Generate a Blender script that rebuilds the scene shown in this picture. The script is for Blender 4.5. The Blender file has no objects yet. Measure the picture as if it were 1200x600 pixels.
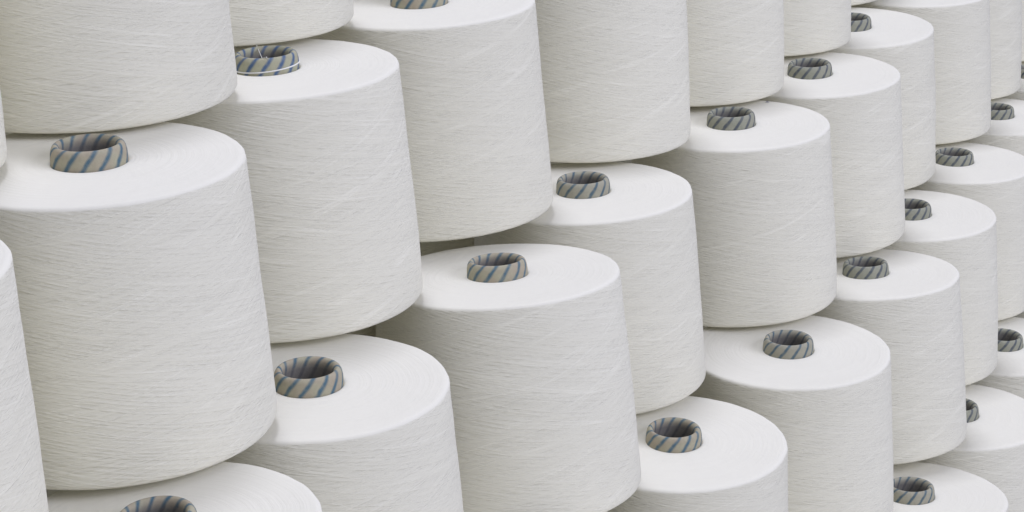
import bpy, math, random
from mathutils import Matrix, Vector, noise

random.seed(4)
S = 0.09                      # metres per cone radius
H = 1.8982; GAP = 0.068; RB = 1.0949
Z0 = -7.5644                  # height of the face of tier 0 below the eye, in radii
FLOOR = Z0 - 2 * H            # the lowest tier stands on the floor

# tier, x, y of the base centre, lean in x and y (radii, eye at the origin)
POS = {
    'E': (3, -4.29, 13.02, 0.0021, 0.0621),
    'A': (3, -3.052, 14.965, -0.0040, -0.0200),
    'G': (3, -2.3813, 17.4239, -0.0000, 0.0000),
    'D': (2, -3.78, 11.25, 0.0000, 0.0000),
    'B': (2, -2.6868, 13.4146, -0.0191, -0.0135),
    'F': (2, -1.7943, 15.9715, -0.0309, -0.0047),
    'I': (2, -0.7199, 18.3846, -0.0366, -0.0072),
    'K': (2, 0.6884, 20.7643, 0.0000, -0.0000),
    'N': (2, 1.8781, 22.8777, 0.0000, 0.0000),
    'Q': (2, 2.9421, 25.1372, 0.0000, 0.0000),
    'U2': (2, 3.8283, 27.8357, 0.0000, 0.0000),
    'C': (1, -2.0533, 11.9241, -0.0574, -0.0209),
    'H': (1, -1.4231, 14.2891, -0.0151, -0.0194),
    'J': (1, -0.0224, 16.5502, -0.0535, 0.0629),
    'L': (1, 0.7280, 19.0149, -0.0364, -0.0005),
    'O': (1, 2.3104, 21.3909, -0.0295, -0.0070),
    'R': (1, 3.4061, 23.5953, -0.0292, -0.0222),
    'U': (1, 4.2164, 26.0529, -0.0181, -0.0345),
    'X': (1, 5.3638, 28.1882, -0.0161, -0.0039),
    'AA': (1, 6.2777, 30.4467, 0.0000, 0.0000),
    'M': (0, 1.4160, 17.6885, 0.0043, -0.0396),
    'P': (0, 2.7348, 19.8956, -0.0096, -0.0209),
    'S': (0, 3.9208, 22.1010, -0.0392, 0.0504),
    'V': (0, 4.7452, 24.3383, -0.0182, -0.0064),
    'Y': (0, 5.6698, 26.5784, 0.0020, 0.0027),
    'AB': (0, 6.7096, 28.9039, -0.0002, -0.0057),
    'T': (-1, 4.1306, 20.4672, 0.0047, 0.0397),
    'W': (-1, 5.0538, 22.7345, 0.0001, -0.0043),
    'Z': (-1, 6.0699, 25.0147, 0.0000, -0.0232),
}
WARM = 'warm'; GREY = 'grey'
TUBE = dict(B='warm', F='blue', C='warm', H='warm', I='warm', J='warm', L='mid', M='warm', P='mid', T='mid',
            D='warm')
LABEL = {
 'E':  'white yarn cone of the top tier, only its lower right edge showing at far left',
 'A':  'large white yarn cone in the upper left corner, above the nearest whole beige striped tube',
 'G':  'white yarn cone of the top tier just behind the tube with a thread round it',
 'D':  'white yarn cone showing as a narrow strip in the lower left corner',
 'B':  'largest white yarn cone at left with its face and whole beige and blue tube showing',
 'F':  'white yarn cone with a loose white thread looped round its blue striped tube',
 'I':  'white yarn cone left of centre with its striped tube cut by the top edge',
 'K':  'tall white yarn cone at top centre resting behind the grey beige tube right of centre',
 'N':  'white yarn cone at the top edge, base behind the tube near the dark speck',
 'Q':  'white yarn cone at the top edge showing a short low strip, third tube below it',
 'U2': 'sliver of a white yarn cone base at the top edge, right of centre',
 'C':  'white yarn cone at bottom left, its dark mouthed tube cut by the bottom edge',
 'H':  'white yarn cone under the thread looped one, with a wide open beige striped tube',
 'J':  'white yarn cone in the middle leaning back slightly, its whole beige striped tube in view',
 'L':  'white yarn cone with a greyish striped tube, directly behind the middle leaning cone',
 'O':  'white yarn cone with a small dark speck on the rear of its face',
 'R':  'white yarn cone just behind the dark specked one, whole grey tube near the top',
 'U':  'white yarn cone near the top right, left half of its grey tube hidden',
 'X':  'tall white yarn cone at top right, its face a thin strip on the edge',
 'AA': 'narrow upright strip of a white yarn cone in the top right corner',
 'M':  'white yarn cone at the bottom edge right of centre with dark mouthed beige tube',
 'P':  'white yarn cone lower right of centre, tube touching the base of the cone above',
 'S':  'white yarn cone at right leaning back slightly, whole yellowish grey tube under the cone above',
 'V':  'white yarn cone at right with only the right part of its grey tube showing',
 'Y':  'white yarn cone near the right edge, nearly whole grey green tube below a tall cone',
 'AB': 'white yarn cone cut by the upper right edge, half its dark grey tube showing',
 'T':  'white yarn cone at bottom right with a dark mouthed tube above the bottom edge',
 'W':  'white yarn cone at lower right edge with only a thin sliver of tube showing',
 'Z':  'white yarn cone at the right edge, mid height, with a wide dark tube mouth',
 'AC': 'distant white yarn cone of the tier above, hidden behind the upper right corner strip',
 'AF': 'distant white yarn cone at upper right edge, its tube sliver nearest the corner',
 'AE': 'distant white yarn cone at upper right edge, its tube sliver second from the corner',
}
EXTRA = {   # cones that carry or back up the visible ones
 'AC': (1, 7.40, 32.85), 'AE': (0, 7.75, 31.2),
 'x01': (0, .20, 15.35), 'x02': (0, -.90, 13.0), 'x03': (0, -1.9, 10.7),
 'x04': (-1, 3.05, 18.15), 'x05': (-1, 1.95, 15.85), 'x06': (-1, .85, 13.5),
 'x07': (-1, 7.15, 27.35), 'x08': (-1, 8.2, 29.7), 'AF': (0, 8.25, 34.25),
 'x10': (1, -2.95, 9.55), 'x11': (2, 4.95, 30.2), 'x12': (2, 6.0, 32.6),
 'x13': (3, -1.35, 19.85), 'x14': (3, -.05, 22.3), 'x15': (3, 1.15, 24.7),
}

# ------------------------------------------------------------------ nodes
def mat(name):
    m = bpy.data.materials.new(name); m.use_nodes = True
    nt = m.node_tree; nt.nodes.clear()
    out = nt.nodes.new('ShaderNodeOutputMaterial'); b = nt.nodes.new('ShaderNodeBsdfPrincipled')
    nt.links.new(b.outputs[0], out.inputs[0])
    return m, nt, b

def N(nt, kind, **kw):
    n = nt.nodes.new(kind)
    for k, v in kw.items(): setattr(n, k, v)
    return n

def val(nt, sock, v):
    if hasattr(v, 'is_output') or isinstance(v, bpy.types.NodeSocket): nt.links.new(v, sock)
    else: sock.default_value = v

def M(nt, op, a, b=0.0, c=0.0, clamp=False):
    n = N(nt, 'ShaderNodeMath', operation=op); n.use_clamp = clamp
    for s, v in zip(n.inputs, (a, b, c)): val(nt, s, v)
    return n.outputs[0]

def comb(nt, x, y, z=0.0):
    n = N(nt, 'ShaderNodeCombineXYZ')
    for s, v in zip(n.inputs, (x, y, z)): val(nt, s, v)
    return n.outputs[0]

def noise_tex(nt, vec, scale=1.0, detail=2.0, rough=.5, dist=0.0, dims='3D'):
    n = N(nt, 'ShaderNodeTexNoise', noise_dimensions=dims)
    nt.links.new(vec, n.inputs['Vector'])
    n.inputs['Scale'].default_value = scale; n.inputs['Detail'].default_value = detail
    n.inputs['Roughness'].default_value = rough; n.inputs['Distortion'].default_value = dist
    return n.outputs['Fac']

def ramp(nt, fac, stops):
    r = N(nt, 'ShaderNodeValToRGB'); nt.links.new(fac, r.inputs[0])
    e = r.color_ramp.elements
    while len(e) < len(stops): e.new(.5)
    for el, (p, c) in zip(e, stops): el.position = p; el.color = (*c, 1) if len(c) == 3 else c
    return r.outputs[0]

def mixc(nt, fac, a, b, mode='MIX'):
    n = N(nt, 'ShaderNodeMix', data_type='RGBA', blend_type=mode)
    val(nt, n.inputs[0], fac)
    for s, v in ((n.inputs[6], a), (n.inputs[7], b)):
        if isinstance(v, tuple): s.default_value = (*v, 1)
        else: nt.links.new(v, s)
    return n.outputs[2]

ALB = (.84, .818, .70)

def yarn_side():
    m, nt, b = mat('wound_white_yarn')
    uv = N(nt, 'ShaderNodeUVMap'); sp = N(nt, 'ShaderNodeSeparateXYZ'); nt.links.new(uv.outputs[0], sp.inputs[0])
    a, h = sp.outputs[0], sp.outputs[1]
    rnd = N(nt, 'ShaderNodeObjectInfo').outputs['Random']
    off = M(nt, 'MULTIPLY', rnd, 57.0)
    def family(deg, lo, hi, seed, detail=1.0, warp=0.0012):
        # threads wound at one angle: a noise stretched along the thread
        c, s = math.cos(math.radians(deg)), math.sin(math.radians(deg))
        wob = noise_tex(nt, comb(nt, M(nt, 'MULTIPLY', a, 1.3), M(nt, 'MULTIPLY', h, 1.6), M(nt, 'ADD', off, seed + 9.0)), 1.0, 2.0)
        hh = M(nt, 'ADD', h, M(nt, 'MULTIPLY', M(nt, 'SUBTRACT', wob, .5), warp * 6))
        al = M(nt, 'ADD', M(nt, 'MULTIPLY', a, c), M(nt, 'MULTIPLY', hh, s))
        ac = M(nt, 'SUBTRACT', M(nt, 'MULTIPLY', hh, c), M(nt, 'MULTIPLY', a, s))
        v = comb(nt, M(nt, 'MULTIPLY', al, lo), M(nt, 'MULTIPLY', ac, hi), M(nt, 'ADD', off, seed))
        return noise_tex(nt, v, 1.0, detail, .6)
    def ridge(n_, k=5.0, lvl=.5):      # thin raised threads along the level lines of a stretched noise
        return M(nt, 'SUBTRACT', 1.0, M(nt, 'MULTIPLY', M(nt, 'ABSOLUTE', M(nt, 'SUBTRACT', n_, lvl)), k), clamp=True)
    f1 = ridge(family(15, .15, 34, 1.0, 0.0), 4.2)
    f2 = ridge(family(-13, .15, 34, 3.7, 0.0), 4.2)
    f3 = ridge(family(9, .19, 48, 6.1, 0.0), 4.0)
    f4 = ridge(family(-8, .19, 48, 8.3, 0.0), 4.0)
    f5 = family(1, .22, 70, 11.3, 1.0)
    top = M(nt, 'MAXIMUM', f1, f2)
    mid = M(nt, 'MAXIMUM', f3, f4)
    ssum = M(nt, 'ADD', M(nt, 'MULTIPLY', top, BW[0]), M(nt, 'ADD', M(nt, 'MULTIPLY', mid, BW[1]), M(nt, 'MULTIPLY', f5, BW[2])))
    # single pale threads lying on the rest
    def strand(deg, seed, hi, lvl, k=42.0):
        n_ = family(deg, .12, hi, seed, 0.0, .001)
        g = noise_tex(nt, comb(nt, M(nt, 'MULTIPLY', a, 1.0), M(nt, 'MULTIPLY', h, 1.3), M(nt, 'ADD', off, seed + 21.0)), 2.2, 1.0)
        g = M(nt, 'MULTIPLY', M(nt, 'SUBTRACT', g, .43), 6.0, clamp=True)
        l = M(nt, 'SUBTRACT', 1.0, M(nt, 'MULTIPLY', M(nt, 'ABSOLUTE', M(nt, 'SUBTRACT', n_, lvl)), k), clamp=True)
        return M(nt, 'MULTIPLY', l, g)
    st = strand(15, 14.0, 15, .50)
    for args in ((-13, 17.0, 15, .52), (9, 41.0, 18, .47), (-8, 47.0, 18, .53), (20, 53.0, 11, .5)):
        st = M(nt, 'MAXIMUM', st, strand(*args))
    hgt = M(nt, 'ADD', ssum, M(nt, 'MULTIPLY', st, .25))
    bp = N(nt, 'ShaderNodeBump'); bp.inputs['Strength'].default_value = BS; bp.inputs['Distance'].default_value = BD
    nt.links.new(hgt, bp.inputs['Height']); nt.links.new(bp.outputs[0], b.inputs['Normal'])
    # colour: deep gaps a touch darker and warmer, broad faint clouding
    cl = noise_tex(nt, comb(nt, M(nt, 'MULTIPLY', a, .8), M(nt, 'MULTIPLY', h, 1.6), M(nt, 'ADD', off, 31.0)), 1.5, 3.0)
    k = M(nt, 'MULTIPLY', M(nt, 'SUBTRACT', ssum, .80), .9)
    k = M(nt, 'ADD', .5, k, clamp=True)
    col = mixc(nt, k, tuple(c * .94 for c in ALB), tuple(c * 1.01 for c in ALB))
    col = mixc(nt, M(nt, 'MULTIPLY', cl, .5), col, (.82, .795, .67), 'MIX')
    col = mixc(nt, M(nt, 'MULTIPLY', st, .60), col, (.93, .908, .785))
    rv = M(nt, 'ADD', .965, M(nt, 'MULTIPLY', M(nt, 'FRACT', M(nt, 'MULTIPLY', rnd, 7.3)), .035))
    col = mixc(nt, 1.0, col, comb(nt, rv, rv, rv), 'MULTIPLY')
    nt.links.new(col, b.inputs['Base Color'])
    b.inputs['Roughness'].default_value = .9
    b.inputs['Specular IOR Level'].default_value = .15
    b.inputs['Sheen Weight'].default_value = .4; b.inputs['Sheen Roughness'].default_value = .35
    return m

def yarn_face():
    m, nt, b = mat('yarn_cone_face')
    uv = N(nt, 'ShaderNodeUVMap'); sp = N(nt, 'ShaderNodeSeparateXYZ'); nt.links.new(uv.outputs[0], sp.inputs[0])
    a, r = sp.outputs[0], sp.outputs[1]      # here u = angle, v = radius
    rnd = N(nt, 'ShaderNodeObjectInfo').outputs['Random']; off = M(nt, 'MULTIPLY', rnd, 57.0)
    rings = noise_tex(nt, comb(nt, M(nt, 'MULTIPLY', a, .7), M(nt, 'MULTIPLY', r, 34.0), off), 1.0, 3.0, .6)
    rays = noise_tex(nt, comb(nt, M(nt, 'MULTIPLY', M(nt, 'ADD', a, M(nt, 'MULTIPLY', r, 1.2)), 7.0), M(nt, 'MULTIPLY', r, 5.0), M(nt, 'ADD', off, 5.0)), 1.0, 3.0)
    soft = noise_tex(nt, N(nt, 'ShaderNodeTexCoord').outputs['Object'], 22.0, 3.0)
    hgt = M(nt, 'ADD', M(nt, 'MULTIPLY', rings, .6), M(nt, 'ADD', M(nt, 'MULTIPLY', rays, .3), M(nt, 'MULTIPLY', soft, .4)))
    bp = N(nt, 'ShaderNodeBump'); bp.inputs['Strength'].default_value = .8; bp.inputs['Distance'].default_value = .0008
    nt.links.new(hgt, bp.inputs['Height']); nt.links.new(bp.outputs[0], b.inputs['Normal'])
    k = M(nt, 'ADD', .5, M(nt, 'MULTIPLY', M(nt, 'SUBTRACT', hgt, .65), 2.0), clamp=True)
    col = mixc(nt, k, (.815, .795, .692), (.845, .825, .725))
    nt.links.new(col, b.inputs['Base Color'])
    b.inputs['Roughness'].default_value = .9; b.inputs['Specular IOR Level'].default_value = .15
    b.inputs['Sheen Weight'].default_value = .2
    return m

def tube_mat(name, base_a, base_b, stripe, width=.30, soft=.06):
    m, nt, b = mat(name)
    uv = N(nt, 'ShaderNodeUVMap'); sp = N(nt, 'ShaderNodeSeparateXYZ'); nt.links.new(uv.outputs[0], sp.inputs[0])
    a, s = sp.outputs[0], sp.outputs[1]      # turns, arclength up the wall
    ob = N(nt, 'ShaderNodeTexCoord').outputs['Object']
    wob = M(nt, 'MULTIPLY', M(nt, 'SUBTRACT', noise_tex(nt, ob, 130.0, 2.0), .5), .22)
    ph = M(nt, 'FRACT', M(nt, 'ADD', M(nt, 'SUBTRACT', M(nt, 'MULTIPLY', a, 13.0), M(nt, 'MULTIPLY', s, 6.2)), M(nt, 'ADD', wob, 40.0)))
    d = M(nt, 'ABSOLUTE', M(nt, 'SUBTRACT', ph, .5))
    f = M(nt, 'DIVIDE', M(nt, 'SUBTRACT', width / 2 + soft / 2, d), soft, clamp=True)
    f = M(nt, 'MULTIPLY', f, M(nt, 'ADD', .42, M(nt, 'MULTIPLY', noise_tex(nt, ob, 260.0, 3.0), 1.0)), clamp=True)
    grain = noise_tex(nt, ob, 300.0, 3.0, .7)
    blot = noise_tex(nt, ob, 90.0, 2.0)
    base = mixc(nt, ramp(nt, blot, [(.38, (0, 0, 0)), (.62, (1, 1, 1))]), base_a, base_b)
    base = mixc(nt, M(nt, 'MULTIPLY', grain, .55), base, tuple(c * .55 for c in base_a))
    col = mixc(nt, f, base, stripe)
    ins = M(nt, 'MULTIPLY', M(nt, 'SUBTRACT', s, .175), 16.0, clamp=True)     # shade inside the mouth, painted into the paper as dark grey
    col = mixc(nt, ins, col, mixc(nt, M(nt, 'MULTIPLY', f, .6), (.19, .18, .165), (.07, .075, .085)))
    nt.links.new(col, b.inputs['Base Color'])
    b.inputs['Roughness'].default_value = .75; b.inputs['Specular IOR Level'].default_value = .3
    bp = N(nt, 'ShaderNodeBump'); bp.inputs['Strength'].default_value = .5; bp.inputs['Distance'].default_value = .0006
    nt.links.new(grain, bp.inputs['Height']); nt.links.new(bp.outputs[0], b.inputs['Normal'])
    return m

BW = (.55, .42, .28); BS = .7; BD = .00082
SIDE = yarn_side(); FACE = yarn_face()
TUBES = {
 'warm': tube_mat('beige_paper_tube', (.46, .435, .315), (.46, .395, .30), (.085, .155, .20), .30, .18),
 'blue': tube_mat('beige_blue_paper_tube', (.46, .46, .33), (.44, .415, .30), (.075, .13, .235), .31, .18),
 'mid':  tube_mat('greyish_paper_tube', (.42, .405, .315), (.40, .38, .30), (.09, .14, .17), .27, .13),
 'grey': tube_mat('grey_green_paper_tube', (.37, .37, .295), (.34, .35, .275), (.10, .115, .13), .30, .12),
}
m, nt, b = mat('dark_speck'); b.inputs['Base Color'].default_value = (.32, .32, .36, 1); SPECK = m
m, nt, b = mat('loose_white_thread'); b.inputs['Base Color'].default_value = (.8, .8, .76, 1); THREAD = m
m, nt, b = mat('grey_concrete')
tc = N(nt, 'ShaderNodeTexCoord').outputs['Object']
nt.links.new(mixc(nt, noise_tex(nt, tc, 3.0, 6.0), (.42, .42, .41), (.55, .55, .53)), b.inputs['Base Color']); CONC = m

# ------------------------------------------------------------------ meshes
def lathe(name, prof, seg, mats, uvf, mati=None, jit=None, smooth_sharp=None):
    """prof: list of (radius, z); uvf(j, t, strip) -> uv with t the angle; seam on the far side (+Y)"""
    V, F, UV, MI = [], [], [], []
    t0 = math.pi / 2
    for j, (r, z) in enumerate(prof):
        for i in range(seg):
            t = t0 + 2 * math.pi * i / seg
            rr = r + (jit(t, z) if jit else 0) * (1 if r > .6 else 0)
            V.append((S * rr * math.cos(t), S * rr * math.sin(t), S * z))
    for j in range(len(prof) - 1):
        for i in range(seg):
            i2 = (i + 1) % seg
            F.append((j * seg + i, j * seg + i2, (j + 1) * seg + i2, (j + 1) * seg + i))
            ta, tb = 2 * math.pi * i / seg, 2 * math.pi * (i + 1) / seg
            UV += [uvf(j, ta, j), uvf(j, tb, j), uvf(j + 1, tb, j), uvf(j + 1, ta, j)]
            MI.append(mati(j) if mati else 0)
    me = bpy.data.meshes.new(name); me.from_pydata(V, [], F)
    u = me.uv_layers.new(name='UVMap')
    for k, c in enumerate(UV): u.data[k].uv = c
    for k, p in enumerate(me.polygons): p.use_smooth = True; p.material_index = MI[k]
    for mm in mats: me.materials.append(mm)
    me.update()
    return me

HH = H - GAP
def body_mesh(seed):
    rng = random.Random(seed)
    prof = [(.30, .10), (.34, .035), (.55, .030), (1.0, .020), (RB - .03, .004), (RB - .012, .006), (RB - .002, .022), (RB, .05)]
    n = 30
    bul = rng.uniform(.004, .012)
    for k in range(1, n):
        q = k / n
        z = .05 + (HH - .05 - .042) * q
        prof.append((RB + (1.0 - RB) * q + bul * math.sin(math.pi * q), z))
    prof += [(1.0, HH - .042), (.9982, HH - .023), (.990, HH - .009), (.976, HH - .002), (.955, HH)]
    ntop = len(prof) - 2
    dish = rng.uniform(-.004, .006)
    for r in (.88, .75, .62, .50, .40, .32, .27, .255, .238):
        q = (.955 - r) / .72
        prof.append((r, HH - dish * math.sin(math.pi * min(1, q)) - (.02 if r < .24 else .004 if r < .26 else 0)))
    sx, sy = rng.uniform(0, 50), rng.uniform(0, 50)
    def jit(t, z):
        return .009 * noise.noise(Vector((1.1 * math.cos(t) + sx, 1.1 * math.sin(t) + sy, z * 1.4))) \
             + .0035 * noise.noise(Vector((3 * math.cos(t) + sy, 3 * math.sin(t) + sx, z * 5))) \
             + (.006 * noise.noise(Vector((9 * math.cos(t) + sy, 9 * math.sin(t), z * 3))) if z > HH - .045 else 0)
    arc = [0.0]
    for p, q in zip(prof, prof[1:]): arc.append(arc[-1] + math.hypot(q[0] - p[0], q[1] - p[1]))
    def uvf(j, t, strip):
        return (t * 1.04, arc[j]) if strip < ntop - 2 else (t, prof[j][0])
    return lathe('yarn_package_mesh', prof, 128, (SIDE, FACE), uvf, lambda j: 1 if j >= ntop - 2 else 0, jit)
# the face material reads (angle, radius): rebuild its uv from the profile, the side reads (arc, height)
BODIES = [body_mesh(s) for s in range(5)]

def tube_mesh(m):
    zt = HH
    prof = [(.205, .0), (.252, HH - .12), (.250, zt - .01), (.249, zt + .03), (.246, zt + .065), (.240, zt + .093), (.231, zt + .112), (.219, zt + .122),
            (.206, zt + .123), (.194, zt + .114), (.185, zt + .098), (.180, zt + .075), (.178, zt + .04), (.176, zt - .05),
            (.165, zt - .5), (.13, .06), (.02, .05)]
    arc = [0.0]
    for p, q in zip(prof, prof[1:]): arc.append(arc[-1] + math.hypot(q[0] - p[0], q[1] - p[1]))
    return lathe('paper_tube_mesh', prof, 64, (m,), lambda j, t, strip: (t / (2 * math.pi), arc[j] - arc[2]))
TUBE_ME = {k: tube_mesh(v) for k, v in TUBES.items()}

def link(name, me, parent=None):
    o = bpy.data.objects.new(name, me); bpy.context.scene.collection.objects.link(o)
    if parent: o.parent = parent
    return o

# ------------------------------------------------------------------ cones
def frame(tx, ty, spin):
    n = Vector((tx, ty, 1)).normalized(); u = Vector((1, 0, -tx)).normalized(); v = n.cross(u)
    return Matrix((u, v, n)).transposed().to_4x4() @ Matrix.Rotation(spin, 4, 'Z')

things = {}; SPIN = {}
src = {}          # first cone of each tube colour, copied from then on
def make_cone(key, tier, x, y, tx, ty, label):
    zb = Z0 + tier * H - HH - FLOOR + 0.0
    kind = TUBE.get(key, 'grey')
    SPIN[key] = math.radians(random.uniform(-55, 55))
    root = bpy.data.objects.new('yarn_cone', None); bpy.context.scene.collection.objects.link(root)
    root.empty_display_size = .05
    root.matrix_world = Matrix.Translation((x * S, y * S, zb * S)) @ frame(tx, ty, SPIN[key])
    root['label'] = label; root['category'] = 'yarn cone'; root['group'] = 'white yarn cones stacked in tiers'
    link('yarn_package', BODIES[len(things) % len(BODIES)], root)
    t = link('paper_tube', TUBE_ME[kind], root); t.rotation_euler.z = random.uniform(0, 6.28)
    things[key] = root
    return root

for k, (tier, x, y, tx, ty) in POS.items():
    make_cone(k, tier, x, y, tx, ty, LABEL[k])
for k, (tier, x, y) in EXTRA.items():
    make_cone(k, tier, x, y, random.uniform(-.01, .01), random.uniform(-.01, .01),
              LABEL.get(k, 'white yarn cone outside the picture that carries the tiers in view'))
# the second row of every tier, on which the tier above rests
def near(t, x, y): return min([math.hypot(x - p[1], y - p[2]) for p in ALLP if p[0] == t] + [9])
BACK = {'L': 'second row white yarn cone glimpsed in the dark gap behind the middle leaning cone',
        'O': 'second row white yarn cone glimpsed at the right end of that dark middle gap'}
ALLP = [(v[0], v[1], v[2]) for v in list(POS.values()) + list(EXTRA.values())]
for k, v in list(POS.items()) + list(EXTRA.items()):
    if v[0] > 2 : continue
    x, y = v[1] - 2.42, v[2] + 1.10
    if k == 'L': x, y = v[1] - 1.72, v[2] + 1.40
    if k == 'J': x, y = v[1] - 2.06, v[2] + .95
    if near(v[0], x, y) > 2 * RB:
        ALLP.append((v[0], x, y))
        make_cone('b' + k, v[0], x, y, 0, 0, BACK.get(k, 'white yarn cone of the hidden second row behind the front of the stack'))
    else: print('skip', k, near(v[0], x, y))

# loose thread on one tube, specks of dirt on two faces
def thread_tube(name, pts, rad, mtl, parent, closed=False):
    V, F = [], []; n = len(pts); K = 6
    for i, p in enumerate(pts):
        a = pts[(i + 1) % n] if (closed or i < n - 1) else p
        c = pts[i - 1] if (closed or i > 0) else p
        d = (Vector(a) - Vector(c)).normalized()
        u = d.cross(Vector((0, 0, 1))) if abs(d.z) < .9 else d.cross(Vector((1, 0, 0)))
        u.normalize(); w = d.cross(u)
        for k in range(K):
            t = 2 * math.pi * k / K
            q = (Vector(p) + rad * (u * math.cos(t) + w * math.sin(t))) * S
            V.append(tuple(q))
    for i in range(n if closed else n - 1):
        for k in range(K):
            i2 = (i + 1) % n; k2 = (k + 1) % K
            F.append((i * K + k, i * K + k2, i2 * K + k2, i2 * K + k))
    me = bpy.data.meshes.new(name); me.from_pydata(V, [], F); me.materials.append(mtl)
    for p in me.polygons: p.use_smooth = True
    return link(name, me, parent)
f = things['F']
inv = Matrix.Rotation(-SPIN['F'], 3, 'Z')
loop = []
for i in range(48):
    t = 2 * math.pi * i / 48
    loop.append(inv @ Vector((.252 * math.cos(t), .252 * math.sin(t), HH + .025 + .016 * math.cos(t))))
lt = thread_tube('loose_thread', loop, .0055, THREAD, f, True)
# the loop is built in world axes round the tube; f has its spin undone by inv
th = [inv @ Vector(p) for p in ((-.095, .245, HH + .095), (-.09, .215, HH + .128), (-.075, .17, HH + .105), (-.03, .0, HH + .075), (.01, -.13, HH + .11), (.03, -.2, HH + .13), (.034, -.225, HH + .126))]
thread_tube('thread_end', th, .003, THREAD, lt)

def speck(key, dx, dy, r):
    o = things[key]; q = Matrix.Rotation(-SPIN[key], 3, 'Z') @ Vector((dx, dy, 0)); V = []
    rr = random.Random(7)
    for i in range(10):
        t = 2 * math.pi * i / 10; V.append((S * (q.x + r * rr.uniform(.6, 1.3) * math.cos(t)), S * (q.y + .6 * r * rr.uniform(.6, 1.2) * math.sin(t)), S * (HH + .0035)))
    V.append((S * q.x, S * q.y, S * (HH + .012)))
    me = bpy.data.meshes.new('dirt_speck'); me.from_pydata(V, [], [(i, (i + 1) % 10, 10) for i in range(10)]); me.materials.append(SPECK)
    link('dirt_speck', me, o)
speck('O', .46, .80, .028)

# ------------------------------------------------------------------ floor
me = bpy.data.meshes.new('floor'); q = 12
me.from_pydata([(-q, -q, 0), (q, -q, 0), (q, q, 0), (-q, q, 0)], [], [(0, 1, 2, 3)]); me.materials.append(CONC)
fl = link('floor', me); fl['kind'] = 'structure'

# ------------------------------------------------------------------ light
LW, LK, LF = .375, 126, 130
sc = bpy.context.scene
w = bpy.data.worlds.new('World'); sc.world = w; w.use_nodes = True
bg = w.node_tree.nodes['Background']; bg.inputs[0].default_value = (.928, .945, 1.13, 1); bg.inputs[1].default_value = LW
EYE = Vector((0, 0, -FLOOR * S))
def area(name, loc, target, size, power, col=(1, 1, 1)):
    l = bpy.data.lights.new(name, 'AREA'); l.shape = 'RECTANGLE'; l.size, l.size_y = size; l.energy = power; l.color = col
    o = bpy.data.objects.new(name, l); sc.collection.objects.link(o); o.location = loc
    o.rotation_euler = (Vector(target) - Vector(loc)).to_track_quat('-Z', 'Y').to_euler()
    return o
area('area_lamp', (-.5, 2.75, EYE.z + 5.0), (.1, 1.7, .5), (1.3, 1.3), LK, (.93, .948, 1.13))
area('area_lamp', (4.0, -.6, EYE.z + 1.9), (.3, 1.9, .5), (3.2, 2.4), LF, (.928, .945, 1.13))  # unseen fill lamp, added at front right to brighten the cone sides

# ------------------------------------------------------------------ camera
cam = bpy.data.cameras.new('camera'); cam.sensor_width = 36; cam.lens = 2523.5 / 1200 * 36; cam.clip_start = .05; cam.clip_end = 100
co = bpy.data.objects.new('camera', cam); sc.collection.objects.link(co)
co.matrix_world = Matrix.Translation(EYE) @ Matrix.Rotation(math.pi / 2 - .31982, 4, 'X') @ Matrix.Rotation(-.006995, 4, 'Z')
sc.camera = co
sc.view_settings.view_transform = 'Standard'; sc.view_settings.look = 'None'
sc.view_settings.exposure = 0; sc.view_settings.gamma = 1
sc.render.resolution_x, sc.render.resolution_y = 1024, 512
sc.cycles.max_bounces = 12; sc.cycles.diffuse_bounces = 6
